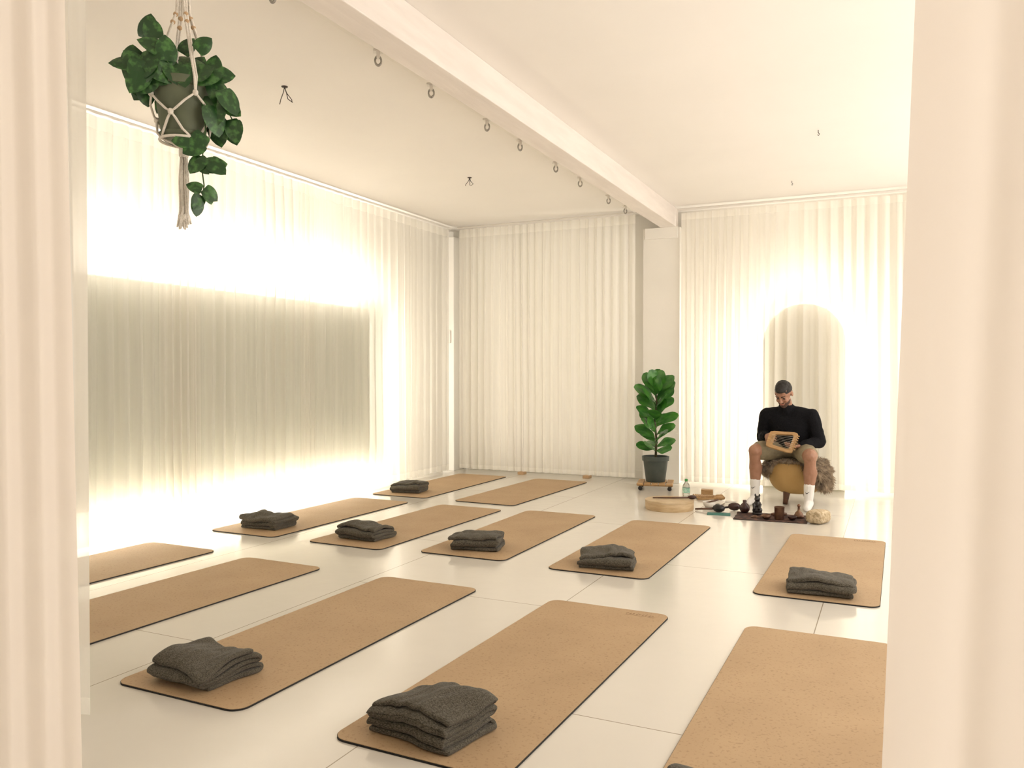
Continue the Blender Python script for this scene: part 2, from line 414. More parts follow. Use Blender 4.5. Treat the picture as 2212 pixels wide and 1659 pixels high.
# ------------------------------------------------------------------ curtains
def curtain(p0, p1, zb, zt, per_m, amp, seed, mat, label, flare0=0.0, flare1=0.0, group=None, rows=26, slow=0.012):
    p0, p1 = V((*p0, 0)), V((*p1, 0)); Lc = (p1 - p0).length; d = (p1 - p0).normalized(); nrm = V((-d.y, d.x, 0))
    nf = max(2, per_m * Lc); cols = int(nf * 12)
    vs, fs = [], []
    for j in range(rows + 1):
        zf = j / rows; z = zb + (zt - zb) * zf
        for i in range(cols + 1):
            t = i / cols; s = t * Lc
            ph = 2 * math.pi * (nf * t + 0.55 * noise.noise(V((s * 2.1, seed * 3.7, zf * 0.35))))
            a = amp * (0.55 + 0.6 * abs(noise.noise(V((s * 1.7, seed * 1.3, 5 + zf * 0.5)))) * 1.6)
            ed = min(1, s / .05, (Lc - s) / .05)
            k = (1.0 - 0.45 * max(0, (zf - 0.9) / 0.1)) * ed
            off = a * k * (math.sin(ph) + 0.30 * math.sin(2.1 * ph + seed)) + ed * slow * noise.noise(V((s * 1.2, seed, z * 1.1)))
            al = 0.28 * a * math.sin(2 * ph + 0.6) * ed
            fl = (flare0 * (1 - t) + flare1 * t) * (z - 1.25)
            vs.append(d * (s + al + fl) + nrm * off + V((0, 0, z)))
    w = cols + 1
    for j in range(rows):
        for i in range(cols):
            fs.append((j * w + i, j * w + i + 1, (j + 1) * w + i + 1, (j + 1) * w + i))
    ob = mk('curtain', vs, fs, mat, loc=tuple(p0))
    return top(ob, label, 'curtain', group)

LW = 'sheer curtains along the long wall'
segs = [(2.15, 4.449, 8, .026, 'cur'), (4.45, 4.869, 13, .024, 'cur_dense'), (4.87, 6.089, 8, .026, 'cur'), (6.09, 6.309, 15, .022, 'cur_dense'), (6.31, 8.93, 7, .025, 'cur')]
for i, (a, c, pmn, am, mt) in enumerate(segs):
    curtain((-5.12, a), (-5.12, c), 0.03, 3.08, pmn, am, i + 1, M[mt],
            'sheer cream voile curtain glowing from light behind' if mt == 'cur' else 'gathered overlap of sheer cream voile curtain', group=LW)
curtain((-5.02, 9.03), (-2.70, 9.03), 0.05, 3.09, 9.5, 0.027, 11, M['cur_back'], 'dense cream pleated curtain beside the white pillar')
curtain((-2.17, 9.04), (-1.33, 9.04), 0.04, 3.06, 11, 0.022, 12, M['cur_right'], 'gathered cream curtain next to the white pillar')
curtain((-1.329, 9.04), (-0.801, 9.04), 0.04, 3.06, 8, 0.022, 13, M['cur_arch'], 'sheer cream curtain in front of the glowing arch')
curtain((-0.80, 9.04), (0.95, 9.04), 0.04, 3.06, 8, 0.024, 14, M['cur_arch'], 'sheer cream curtain in front of the glowing arch')
curtain((-2.57, 1.93), (-4.9, 1.93), 0.04, 3.08, 8, 0.030, 21, M['cur'], 'sheer cream curtain hanging at the room entrance')
curtain((-1.235, 0.90), (-2.3, 0.90), 0.02, 3.10, 10, 0.007, 31, M['cur_fg'], 'pale linen curtain drawn aside at the doorway', flare0=0.024, slow=.004)
curtain((0.005, 0.90), (0.75, 0.90), 0.02, 3.10, 12, 0.0045, 32, M['cur_fg'], 'pale linen curtain drawn aside at the doorway', flare0=0.034, flare1=0.03, slow=.003)

def rail(p0, p1, z, r=0.011):
    return top(mkl('curtain_rail', [tube([(*p0, z), (*p1, z)], r, 10)], M['rail'], sharp=50), 'slim white metal curtain rail under the ceiling', 'curtain rail')
rail((-5.12, 2.1), (-5.12, 8.98), 3.105)
rail((-5.05, 9.03), (-2.68, 9.03), 3.115)
rail((-2.21, 9.03), (1.0, 9.03), 3.10, 0.013)
rail((-2.55, 1.93), (-5.0, 1.93), 3.11)
rail((-1.2, 0.90), (-2.4, 0.90), 3.12)
rail((0.0, 0.90), (0.8, 0.90), 3.12)

# ------------------------------------------------------------------ yoga mats
def rrect(w, h, r, seg=10):
    pts = []
    for cx, cy, a0 in ((w / 2 - r, h / 2 - r, 0), (-w / 2 + r, h / 2 - r, 90), (-w / 2 + r, -h / 2 + r, 180), (w / 2 - r, -h / 2 + r, 270)):
        for k in range(seg + 1):
            a = math.radians(a0 + 90 * k / seg); pts.append((cx + r * math.cos(a), cy + r * math.sin(a)))
    return pts
def slab(pts, z0, z1):
    n = len(pts)
    vs = [(x, y, z0) for x, y in pts] + [(x, y, z1) for x, y in pts]
    return vs, [(i, (i + 1) % n, n + (i + 1) % n, n + i) for i in range(n)] + [tuple(reversed(range(n))), tuple(range(n, 2 * n))]
MW, ML = 0.665, 1.89
base = mkl('yoga_mat', [slab(rrect(MW, ML, 0.06), 0, 0.0065)], M['rubber'], smooth=False)
topl = mkl('cork_surface', [slab(rrect(MW - .004, ML - .004, 0.058), 0.0065, 0.0085)], M['cork'], parent=base, smooth=False)
mk_parts = []
for k in range(9):
    x = 0.12 + k * 0.017
    mk_parts.append(tube([(x, ML / 2 - .075, .0087), (x + .008 * (k % 2), ML / 2 - .062, .0087), (x + .006, ML / 2 - .052 - .006 * (k % 3), .0087)], 0.0014, 4))
mk_parts.append(tube([(.12, ML / 2 - .088, .0087), (.27, ML / 2 - .088, .0087)], .0009, 4))
logo = mkl('embossed_mark', mk_parts, M['mark'], parent=base)
mats = [(-1.385, 3.150, -1.3), (-2.500, 3.180, -0.4), (-3.660, 3.210, -1.5), (-4.650, 3.290, -1.0), (-0.318, 3.140, 0.0),
        (-0.384, 5.643, -0.4), (-1.672, 5.690, -0.2), (-2.675, 5.752, 0.2), (-3.587, 5.690, -1.6), (-4.585, 5.700, -0.6),
        (-4.565, 7.860, -0.2), (-3.540, 7.830, -2.0)]
for i, (x, y, rz) in enumerate(mats):
    if i == 0: o = base
    else:
        o = base.copy(); COL.objects.link(o)
        c = topl.copy(); c.parent = o; COL.objects.link(c)
        if i in (0, 5):
            c = logo.copy(); c.parent = o; COL.objects.link(c)
    o.location = (x, y, 0.0); o.rotation_euler = (0, 0, math.radians(rz))
    has_b = i not in (2, 3, 11)
    top(o, 'cork yoga mat with black rubber base under a folded blanket' if has_b else 'bare cork yoga mat with black rubber base and rounded corners', 'yoga mat', 'cork yoga mats laid out on the studio floor')

# ------------------------------------------------------------------ blankets
def blanket(x, y, rz, seed, w=0.39, dep=0.27, layers=4, h=0.105, lift=0.0):
    rr = random.Random(seed); pitch = h / layers
    path = []
    for k in range(layers):
        sgn = 1 if k % 2 == 0 else -1
        sh = rr.uniform(-.012, .012)
        shr = 1 - 0.05 * k / layers * rr.random()
        for j in range(15):
            path.append((sgn * (-dep / 2 + dep * j / 14) * shr + sh, pitch * (k + .5), k))
        if k < layers - 1:
            for a in (-60, -30, 0, 30, 60):
                path.append((sgn * (dep / 2 * shr + math.cos(math.radians(a)) * pitch * .6) + sh, pitch * (k + 1) + math.sin(math.radians(a)) * pitch * .5, k + .5 + a / 140))
    nx = 36; vs, fs = [], []
    lsh = [rr.uniform(-.010, .010) for _ in range(layers + 1)]
    lw = [1 - .06 * rr.random() for _ in range(layers + 1)]
    for (py, pz, k) in path:
        k0 = int(k); q = k - k0
        s_ = lsh[k0] * (1 - q) + lsh[k0 + 1] * q; w_ = lw[k0] * (1 - q) + lw[k0 + 1] * q
        for i in range(nx + 1):
            u = -1 + 2 * i / nx
            xx = u * w / 2 * w_ + s_
            hh = pz / h
            nz = noise.noise(V((xx * 7 + seed * 5, py * 6, hh * .5)))
            nz2 = noise.noise(V((xx * 26 + seed * 5, py * 12, hh * 1.2)))
            sag = 1 - 0.16 * (abs(u) ** 5) - 0.10 * min(1, abs(py) / (dep / 2)) ** 4 * hh
            zz = pz * sag * (1 + .10 * u * math.sin(seed * 1.7)) + hh * (0.034 * nz + 0.010 * nz2) + lift * hh * hh * max(0, u) ** 3 * max(0, py / dep + .5)
            yy = py + 0.028 * noise.noise(V((xx * 6 + seed, 3.1 + hh * 1.6, 0))) + 0.012 * u * math.sin(seed + hh * 2)
            xx += 0.022 * noise.noise(V((py * 7, seed * 2.2, hh * 2.2)))
            vs.append((xx, yy, zz))
    wv = nx + 1
    for j in range(len(path) - 1):
        for i in range(nx): fs.append((j * wv + i, j * wv + i + 1, (j + 1) * wv + i + 1, (j + 1) * wv + i))
    ob = mk('folded_blanket', vs, fs, M['wool'])
    so = ob.modifiers.new('s', 'SOLIDIFY'); so.thickness = pitch * 0.92; so.offset = 0
    sb = ob.modifiers.new('b', 'SUBSURF'); sb.levels = 1; sb.render_levels = 1
    evalmesh(ob)
    mz = min(v.co.z for v in ob.data.vertices)
    for v in ob.data.vertices: v.co.z -= mz
    ob.location = (x, y, 0.0088); ob.rotation_euler = (0, 0, math.radians(rz))
    return ob
BL = [(-1.445, 2.41, -12, 1, .35, .25, 6, .125, 0.0, 'thick folded charcoal wool blanket with layered edges'),
      (-2.545, 2.44, -6, 2, .33, .25, 5, .105, .04, 'loosely folded charcoal wool blanket with a raised corner'),
      (-0.375, 4.90, 2, 3, .36, .24, 4, .100, 0, 'wide folded charcoal wool blanket on a cork mat'),
      (-1.665, 4.97, 10, 4, .36, .23, 4, .100, 0, 'folded dark grey wool blanket on a cork mat'),
      (-2.68, 5.08, 14, 5, .35, .23, 4, .100, 0, 'folded dark grey wool blanket on a cork mat'),
      (-3.62, 5.04, -4, 6, .36, .25, 4, .100, .03, 'loosely folded dark grey blanket with a lifted corner'),
      (-4.58, 5.06, 0, 7, .35, .25, 5, .115, 0, 'folded dark grey wool blanket on the mat beside sheer curtain'),
      (-4.62, 7.22, 8, 8, .33, .24, 4, .115, 0, 'folded dark grey wool blanket near the room corner'),
      (-0.40, 2.235, 5, 9, .37, .25, 4, .10, 0, 'folded charcoal wool blanket by the doorway')]
for x, y, rz, sd_, w, dp, ly, h, lf, lab in BL:
    top(blanket(x, y, rz, sd_, w, dp, ly, h, lf), lab, 'blanket', 'folded wool blankets on the yoga mats')

# ------------------------------------------------------------------ leaves
def leaf(base, d, nrm, L_, W_, shape='heart', curl=0.25, fold=0.18, nu=10, nv=6, wav=0.0, seed=0):
    d = V(d).normalized(); nrm = V(nrm); nrm = (nrm - d * nrm.dot(d))
    nrm = nrm.normalized() if nrm.length > 1e-4 else d.orthogonal().normalized()
    s = d.cross(nrm)
    vs, fs = [], []
    for i in range(nu + 1):
        t = (i / nu) ** 1.4 if shape == 'heart' else i / nu
        if shape == 'heart': w = 2.26 * max(t, 0.0) ** 0.42 * (1 - t) ** 0.75
        else: w = (math.sin(math.pi * (0.05 + 0.92 * t) ** 1.45) ** 0.75)
        w = max(w, 0.02) * W_ / 2
        cz = -curl * L_ * t * t
        for j in range(nv + 1):
            q = -1 + 2 * j / nv
            back = -0.16 * L_ * abs(q) ** 1.5 * max(0, 1 - t * 2.5) * min(1, t * 8) if shape == 'heart' else 0
            up = fold * abs(q) * w - 0.15 * w * q * q + wav * L_ * math.sin(t * 11 + q * 2 + seed) * abs(q)
            vs.append(V(base) + d * (L_ * t + back) + s * (q * w) + nrm * (cz + up))
    w_ = nv + 1
    for i in range(nu):
        for j in range(nv): fs.append((i * w_ + j, i * w_ + j + 1, (i + 1) * w_ + j + 1, (i + 1) * w_ + j))
    return vs, fs

# ------------------------------------------------------------------ hanging plant
HP = V((-2.305, 2.117, 0))
e = empty('hanging_plant', (HP.x, HP.y, 2.085), math.radians(47.4))
top(e, 'trailing satin pothos in olive pot hung by cream macrame cord', 'hanging plant')
Z0 = 2.085
mkl('pot', [lathe([(0, .01), (.070, .01), (.074, .018), (.098, .175), (.106, .178), (.107, .205), (.099, .206), (.097, .175), (0, .165)], 36)], M['potg'], parent=e, sharp=40)
mkl('saucer', [lathe([(0, 0), (.070, 0), (.083, .02), (.080, .021), (.068, .006), (0, .006)], 32)], M['potg'], parent=e, sharp=50)
mkl('soil', [lathe([(0, .172), (.05, .175), (.0965, .170)], 24)], M['soil'], parent=e)
cords = []
A0 = math.radians(-70)
for k in range(4):
    a = A0 + k * math.pi / 2
    def P(r, z, aa=a): return V((r * math.cos(aa), r * math.sin(aa), z))
    for s in (-1, 1):
        of = V((-math.sin(a), math.cos(a), 0)) * 0.004 * s
        pts = [P(0, 1.03), P(.006, .75) + of, P(.022, .46) + of, P(.035, .42) + of, P(.075, .30) + of, P(.114, .20) + of, P(.111, .145)]
        a2 = a + s * math.pi / 4
        pts += [P(.109, .115, a + s * math.pi / 10), P(.102, .085, a + s * .62), P(.098, .075, a2), P(.093, .055, a2 - s * .15), P(.087, .02, a2 - s * math.pi / 8), P(.078, -.004, a2 - s * math.pi / 4), P(.035, -.016, a), P(.006, -.03, a)]
        cords.append(tube(pts, .0044, 6))
    cords.append(ell(P(.112, .145), (.010, .010, .012)))
    cords.append(ell(P(.099, .075, a + math.pi / 4), (.010, .010, .012)))
cords.append(torus(.080, .005, 32, 6, Matrix.Translation((0, 0, -.002))))
cords.append(tube([(0, 0, -.015), (0, 0, -.03), (0, 0, -.055), (0, 0, -.06)], [.012, .017, .017, .012], 10))
for k in range(34):
    a = R.uniform(0, 6.28); r = R.uniform(0.003, .018); ln = R.uniform(.285, .315)
    cords.append(tube([(r * .6 * math.cos(a), r * .6 * math.sin(a), -.05), (r * math.cos(a), r * math.sin(a), -.15), (r * .9 * math.cos(a + .3), r * .9 * math.sin(a + .3), -.25), (r * 1.5 * math.cos(a), r * 1.5 * math.sin(a), -ln)], .0036, 5))
cords.append(tube([(0, 0, -.262), (0, 0, -.268), (0, 0, -.282), (0, 0, -.288)], [.015, .021, .021, .015], 10))
mkl('macrame_cord', cords, M['cord'], parent=e)
for k in range(4):
    a = A0 + k * math.pi / 2
    for r, z in ((.036, .415), (.026, .445)):
        mkl('bead', [ell((r * math.cos(a), r * math.sin(a), z), (.009, .009, .009))], M['bead'], parent=e)
mkl('ceiling_hook', [tube([(0, 0, CEIL - Z0), (0, 0, 1.035), (.012, 0, 1.022), (0, 0, 1.01), (-.012, 0, 1.02)], .003, 6), lathe([(0, CEIL - Z0 - .004), (.02, CEIL - Z0 - .004), (.02, CEIL - Z0), (0, CEIL - Z0)], 16)], M['steel'], parent=e)
lv = []; vines = []
def addleaf(px, py, depth, L_, ang, tilt=0.5, W_=None):
    x, z = px, py
    d = V((math.cos(math.radians(ang)), R.uniform(-.35, .1), math.sin(math.radians(ang))))
    n = V((R.uniform(-.6, .6), -1, tilt))
    lv.append(leaf((x, depth, z), d, n, L_, (W_ or L_ * .78), 'heart', R.uniform(.05, .25), R.uniform(.0, .2)))
def S(px, py): return ((px - 402) / 648, 1.25 + (808 - py) / 600 - Z0)
for k in range(64):
    a = R.uniform(0, 2 * math.pi); rr = math.sqrt(R.random())
    x = -.050 + rr * .090 * math.cos(a); z = .228 + rr * .055 * math.sin(a)
    dep = R.uniform(-.12, .10)
    ang = math.degrees(math.atan2(z - .20, (x + .05) * .8)) + R.uniform(-45, 45)
    if R.random() < .45: ang = R.uniform(210, 330)
    L0 = R.uniform(.075, .105)
    if z + L0 * math.sin(math.radians(ang)) > .335: ang = R.uniform(150, 200) if x < -.04 else R.uniform(-20, 30)
    if ang > 200 and ang < 340 and z < .21 and dep < 0: z += .05
    addleaf(x, z, dep, L0, ang, R.uniform(.0, .9))
    vines.append(tube([(x * .3, dep * .3, .17), (x * .8, dep * .8, (z + .17) / 2 + .03), (x, dep, z)], .0022, 5))
hand_leaves = [(315, 140, 235, .10), (305, 160, 255, .09), (320, 170, 255, .085), (325, 110, 80, .085), (345, 115, 110, .08), (400, 130, 60, .07), (430, 130, 45, .07),
               (425, 185, 15, .10), (455, 175, 10, .09), (462, 175, 80, .08), (470, 185, 290, .11), (485, 205, 300, .10), (465, 215, 275, .11), (462, 240, 285, .11), (472, 255, 275, .10),
               (500, 255, 285, .09), (508, 262, 275, .08), (490, 225, 320, .07), (335, 165, 240, .09)]
for px, py, ang, L_ in hand_leaves:
    x, z = S(px, py); addleaf(x, z, R.uniform(-.10, -.02), L_, ang, R.uniform(-.1, .4))
x0, z0 = S(440, 175); x1, z1 = S(480, 200); x2, z2 = S(512, 260)
vines.append(tube([(x0, 0, z0), (x1, -.02, z1), (x2, -.02, z2)], .0025, 5))
trail = [(445, 240), (448, 290), (443, 330), (440, 370), (445, 405), (440, 440), (428, 455)]
vines.append(tube([(S(*p)[0], -.09 + .01 * i, S(*p)[1]) for i, p in enumerate(trail)], .0024, 6))
for px, py, ang, L_ in [(445, 300, 235, .075), (418, 318, 185, .065), (442, 318, 215, .08), (440, 348, 235, .075), (432, 352, 300, .065), (448, 368, 15, .075), (455, 355, 320, .075), (440, 418, 160, .055), (445, 415, 320, .06), (432, 440, 265, .06), (438, 430, 245, .06), (450, 420, 290, .05)]:
    x, z = S(px, py); addleaf(x, z, -.08, L_, ang, R.uniform(0, .3))
mkl('foliage', lv, M['leafd'], parent=e)
mkl('vines', vines, M['vine'], parent=e)

# ------------------------------------------------------------------ fiddle leaf fig on dolly
FP = (-2.335, 8.58)
dol = empty('plant_dolly', (*FP, 0), math.radians(12))
top(dol, 'wooden plant trolley on black castors under the potted fig', 'plant trolley')
mkl('platform', [bbox(-.19 + k * .078, -.19 + k * .078 + .068, -.19, .19, .062, .082, .004) for k in range(5)] + [bbox(-.19, .19, -.15, -.11, .048, .062, .003), bbox(-.19, .19, .11, .15, .048, .062, .003)], M['wood'], parent=dol, smooth=False)
rotx = Matrix.Rotation(math.pi / 2, 4, 'X')
for sx in (-1, 1):
    for sy in (-1, 1):
        c = mkl('castor', [xf(lathe([(0, -.011), (.018, -.011), (.0225, -.007), (.0225, .007), (.018, .011), (0, .011)], 20), Matrix.Translation((sx * .155, sy * .13, .0225)) @ rotx),
                           bbox(sx * .155 - .014, sx * .155 + .014, sy * .13 - .018, sy * .13 + .018, .036, .048, .003)], M['black'], parent=dol, sharp=40)
f = empty('potted_fig', (*FP, .082), math.radians(15))
top(f, 'fiddle leaf fig with broad glossy leaves in a slate pot', 'potted plant')
mkl('pot', [lathe([(0, 0), (.10, 0), (.104, .01), (.132, .225), (.144, .228), (.147, .275), (.135, .277), (.130, .24), (0, .235)], 40)], M['pots'], parent=f, sharp=40)
mkl('soil', [lathe([(0, .248), (.07, .25), (.131, .243)], 24)], M['soil'], parent=f)
tr = [(0, 0, .24), (.01, 0, .45), (-.012, .01, .65), (.012, 0, .85), (.0, 0, 1.0), (.005, 0, 1.03)]
mkl('trunk', [tube(tr, [.014, .012, .011, .010, .007, .004], 8)], M['stem'], parent=f)
fl = []
fig = [
    (.34, 195, 22, .20), (.33, -40, 15, .20), (.35, -110, 25, .19), (.37, 15, 28, .21), (.42, 150, 40, .22), (.36, 100, 25, .20), (.40, -75, 45, .19),
    (.45, -70, 30, .22), (.47, 185, 36, .24), (.50, 0, 36, .22), (.52, -110, 55, .20), (.55, -130, 35, .22), (.58, 40, 45, .22), (.60, 165, 48, .22),
    (.63, -20, 28, .24), (.66, -95, 38, .23), (.68, 200, 36, .23), (.70, -60, 55, .22), (.72, 90, 45, .22), (.75, 10, 45, .24), (.77, 170, 45, .24),
    (.80, -60, 42, .24), (.84, -130, 42, .24), (.85, 25, 45, .24), (.88, 185, 40, .26), (.89, -15, 48, .26), (.92, 120, 55, .22),
    (.93, -90, 55, .23), (.95, 10, 52, .26), (.96, 165, 64, .24), (.98, -50, 70, .22), (1.0, 80, 75, .22), (1.0, -120, 65, .21)]
for z, az, el, L_ in fig:
    a, l = math.radians(az + R.uniform(-12, 12)), math.radians(el)
    d = V((math.cos(a) * math.cos(l), math.sin(a) * math.cos(l), math.sin(l)))
    b0 = V((0, 0, z)) + d * .02
    fl.append(leaf(b0, d, (d.x * -.4, -.8, 1), L_, L_ * .72, 'fig', .14, .20, 10, 6, .02, z * 9))
    fl.append(tube([(0, 0, z - .015), tuple(b0 + d * .01)], .004, 5))
mkl('leaves', fl, M['leaff'], parent=f)

# ------------------------------------------------------------------ ceiling hooks and wires
hb = empty('ceiling_clamp', (0, 0, 0))
p1 = mkl('clamp_plate', [bbox(-.028, .028, -.022, .022, -.012, 0, .003), bbox(-.010, .010, -.016, .016, -.045, -.012, .003)], M['rail'], parent=hb, smooth=False)
p2 = mkl('shackle_ring', [torus(.022, .007, 20, 8, Matrix.Translation((0, 0, -.060)) @ Matrix.Rotation(math.pi / 2, 4, 'X') @ Matrix.Diagonal((.8, 1.15, 1, 1)))], M['steel'], parent=hb)
for i, y in enumerate([3.01, 3.88, 4.47, 5.256, 5.83, 6.58, 7.19, 8.03, 8.61]):
    if i == 0: o = hb
    else:
        o = hb.copy(); COL.objects.link(o)
        for p in (p1, p2):
            c = p.copy(); c.parent = o; COL.objects.link(c)
    o.location = (-2.69, y, 3.112); o.rotation_euler = (0, 0, math.radians((i * 37) % 50))
    top(o, 'small white clamp with galvanised shackle under the beam plank', 'ceiling hook', 'shackles along the ceiling beam')
def wires(x, y, ln, seed):
    rr = random.Random(seed); ps = [lathe([(0, -.006), (.018, -.006), (.022, 0), (0, 0)], 14)]
    for k in range(3):
        a = rr.uniform(0, 6.28); q = V((math.cos(a), math.sin(a), 0))
        ps.append(tube([(0, 0, -.004), q * .012 + V((0, 0, -ln * .35)), q * rr.uniform(.02, .05) + V((0, 0, -ln * .7)), q * rr.uniform(.01, .06) + V((0, 0, -ln * rr.uniform(.8, 1)))], .0028, 5))
    top(mkl('loose_wire', ps, M['wire'], loc=(x, y, CEIL)), 'short loose electrical wires hanging from the ceiling', 'wire', 'loose wires on the ceiling')
wires(-3.628, 4.168, .115, 1); wires(-3.695, 6.85, .10, 2)
for x, y in ((-.537, 6.677), (-.908, 8.317)):
    top(mkl('ceiling_hook', [tube([(0, 0, 0), (0, 0, -.02), (.008, 0, -.03), (.004, 0, -.042), (-.006, 0, -.036)], .003, 6)], M['wire'], loc=(x, y, CEIL)), 'tiny dark metal hook screwed into the ceiling', 'hook')

sw = mkl('wall_switch', [bbox(-.045, .045, -.03, 0, -.08, .08, .006)], M['rail'], loc=(-5.215, 9.08, 1.73), smooth=False)
top(sw, 'small white wall box mounted on the corner column', 'switch')
for x in (-4.18, -3.32):
    top(mkl('wooden_block', [bbox(-.04, .04, -.05, .05, 0, .035, .004)], M['bead'], loc=(x, 9.12, 0), smooth=False), 'small reddish wooden block under the curtain hem', 'block')

# ------------------------------------------------------------------ stool, sheepskin, person
ST = (-0.93, 8.20)
PR = math.radians(-8)
st = empty('stool', (*ST, 0), PR)
top(st, 'round mustard leather stool with turned wooden legs under the person', 'stool')
prof = [(0, .10), (.11, .10)] + [(.11 + .16 * math.sin(math.pi / 2 * k / 8), .30 - .20 * math.cos(math.pi / 2 * k / 8)) for k in range(1, 9)] + [(.268, .34), (.258, .375), (.24, .392), (.21, .398), (0, .40)]
mkl('seat', [lathe(prof, 56)], M['mustard'], parent=st, loc=(.08, .06, 0))
for a in (-115, -40, 50, 140):
    x, y = .08 + .15 * math.cos(math.radians(a)), .06 + .15 * math.sin(math.radians(a))
    mkl('leg', [tube([(x, y, .16), (x, y, .10), (x + .01 * math.cos(math.radians(a)), y + .01 * math.sin(math.radians(a)), .05), (x + .02 * math.cos(math.radians(a)), y + .02 * math.sin(math.radians(a)), 0)], [.034, .032, .026, .022], 14)], M['woodd'], parent=st)
shp = [ell((.08, .07, .405), (.275, .255, .030)),
       hull([((.20, .02, .40), (.08, .17, .03)), ((.34, .0, .33), (.055, .16, .05)), ((.36, -.02, .22), (.035, .13, .05))]),
       hull([((.20, -.10, .40), (.09, .06, .03)), ((.30, -.17, .34), (.06, .04, .05))]),
       hull([((-.08, .0, .40), (.06, .16, .03)), ((-.17, -.02, .33), (.04, .14, .06))]),
       hull([((.08, .26, .38), (.22, .05, .03)), ((.08, .34, .22), (.20, .03, .05))])]
sk = blob('sheepskin', shp, M['fur'], .012, 4, loc=(*ST, 0)); sk.rotation_euler = (0, 0, PR)
me = sk.data; bm = bmesh.new(); bm.from_mesh(me)
fc = [(f_.calc_center_median().copy(), f_.normal.copy()) for f_ in bm.faces]
rr = random.Random(3)
for c, nr in fc:
    cl_ = noise.noise(c * 22)
    for q in range(5):
        base_ = c + V((rr.uniform(-.009, .009), rr.uniform(-.009, .009), rr.uniform(-.009, .009)))
        if abs(base_.x - .06) < .2 and base_.z > .40 and base_.y < .25 and base_.y > -.2: lnn = .008
        else: lnn = rr.uniform(.022, .05) * (1 + cl_)
        d = (nr + V((cl_ * 1.2, noise.noise(c * 20 + V((5, 5, 5))) * 1.2, -.7)) + V((rr.uniform(-.3, .3), rr.uniform(-.3, .3), rr.uniform(-.3, .3)))).normalized()
        s = d.orthogonal().normalized() * .004
        a_ = bm.verts.new(base_ + s); b_ = bm.verts.new(base_ - s); m_ = bm.verts.new(base_ + d * lnn + V((0, 0, -lnn * .25)))
        bm.faces.new((a_, b_, m_))
bm.to_mesh(me); bm.free()
top(sk, 'shaggy brown and blond sheepskin draped over the stool', 'sheepskin')

def hand(wrist, d, n, side, curls, sc=1.0, spread=0.0):
    d = V(d).normalized(); n = V(n); n = (n - d * n.dot(d)).normalized(); s = d.cross(n) * side
    w = V(wrist); ps = []
    offs = (.030, .010, -.010, -.029); lens = (.070, .078, .073, .058)
    ps.append(hull([(w, .021), (w + d * .04 + s * .022, .014), (w + d * .04 - s * .022, .013), (w + d * .082 + s * .029, .0115), (w + d * .078 - s * .029, .0105)]))
    for i in range(4):
        p = w + d * (.084 - abs(offs[i]) * .25) + s * offs[i]; a = 0
        dd = (d + s * offs[i] * (4 + spread)).normalized()
        for k, fr in enumerate((.45, .30, .25)):
            a += curls[i] * (.8, 1.0, .7)[k]
            v = dd * math.cos(a) + n * math.sin(a)
            q = p + v * lens[i] * fr
            ps.append(cap(p, q, .0098 - .001 * k, .0090 - .001 * k)); p = q
    p = w + d * .028 + s * .022
    for v, ln in ((d * .55 + s * .75 + n * .35, .038), (d * .8 + s * .35 + n * .5, .030), (d * .8 + s * .05 + n * .6, .026)):
        q = p + v.normalized() * ln; ps.append(cap(p, q, .0125, .0105)); p = q
    return ps

hipL, hipR = V((-.075, .05, .505)), V((.115, .05, .505))
knL, knR = V((-.220, -.31, .520)), V((.300, -.36, .500))
anL, anR = V((-.240, -.235, .085)), V((.272, -.295, .085))
shL, shR = V((-.180, -.045, .852)), V((.242, -.05, .850))
elL, elR = V((-.235, .020, .640)), V((.295, .015, .615))
wrL, wrR = V((-.145, -.205, .655)), V((.175, -.205, .575))
HC = V((.01, -.175, 1.062)); HM = Matrix.Translation(HC) @ Matrix.Rotation(math.radians(-6), 4, 'Z') @ Matrix.Rotation(math.radians(38), 4, 'X')
def hx(parts): return [xf(p, HM) for p in parts]
head = hx([ell((0, .018, .022), (.075, .092, .092)), ell((0, -.020, -.035), (.060, .070, .078)), ell((0, -.064, -.098), (.026, .022, .020)),
           cap((0, -.090, .014), (0, -.106, -.022), .007, .012), cap((-.034, -.081, .026), (.034, -.081, .026), .011), ell((-.034, -.062, -.028), .024), ell((.034, -.062, -.028), .024),
           cap((-.017, -.086, -.056), (.017, -.086, -.056), .0075), cap((-.012, -.098, -.026), (.012, -.098, -.026), .008), ell((-.078, .012, -.005), (.010, .020, .032)), ell((.078, .012, -.005), (.010, .020, .032))])
body = head + [cap((.02, -.045, .88), (.012, -.125, 1.00), .062, .058),
    ell((.02, .06, .515), (.165, .12, .10)), ell((.02, .05, .63), (.145, .10, .14)), ell((.025, -.01, .77), (.170, .11, .13)), cap(shL, shR, .055),
    cap(hipL, knL + V((.01, .03, 0)), .088, .070), cap(hipR, knR + V((-.01, .03, 0)), .088, .070)]
for kn, an, sx in ((knL, anL, -1), (knR, anR, 1)):
    m1 = kn.lerp(an, .22) + V((0, .004, 0)); mid = kn.lerp(an, .38) + V((0, .030, 0)); m3 = kn.lerp(an, .68) + V((0, .012, 0))
    body += [ell(kn + V((0, -.010, 0)), (.058, .056, .060)), cap(kn, m1, .056, .052), cap(m1, mid, .052, .063), cap(mid, m3, .063, .046), cap(m3, an, .044, .036), cap(an + V((0, .015, -.03)), an + V((sx * .012, -.09, -.052)), .038, .032), cap(an + V((sx * .012, -.09, -.052)), an + V((sx * .018, -.15, -.058)), .032, .022)]
for sh, el_, wr in ((shL, elL, wrL), (shR, elR, wrR)):
    body += [cap(sh, el_, .052, .042), cap(el_, wr, .042, .026)]
body += hand(wrL, (.62, -.75, .05), (.75, .35, -.45), -1, (.55, .6, .6, .65))
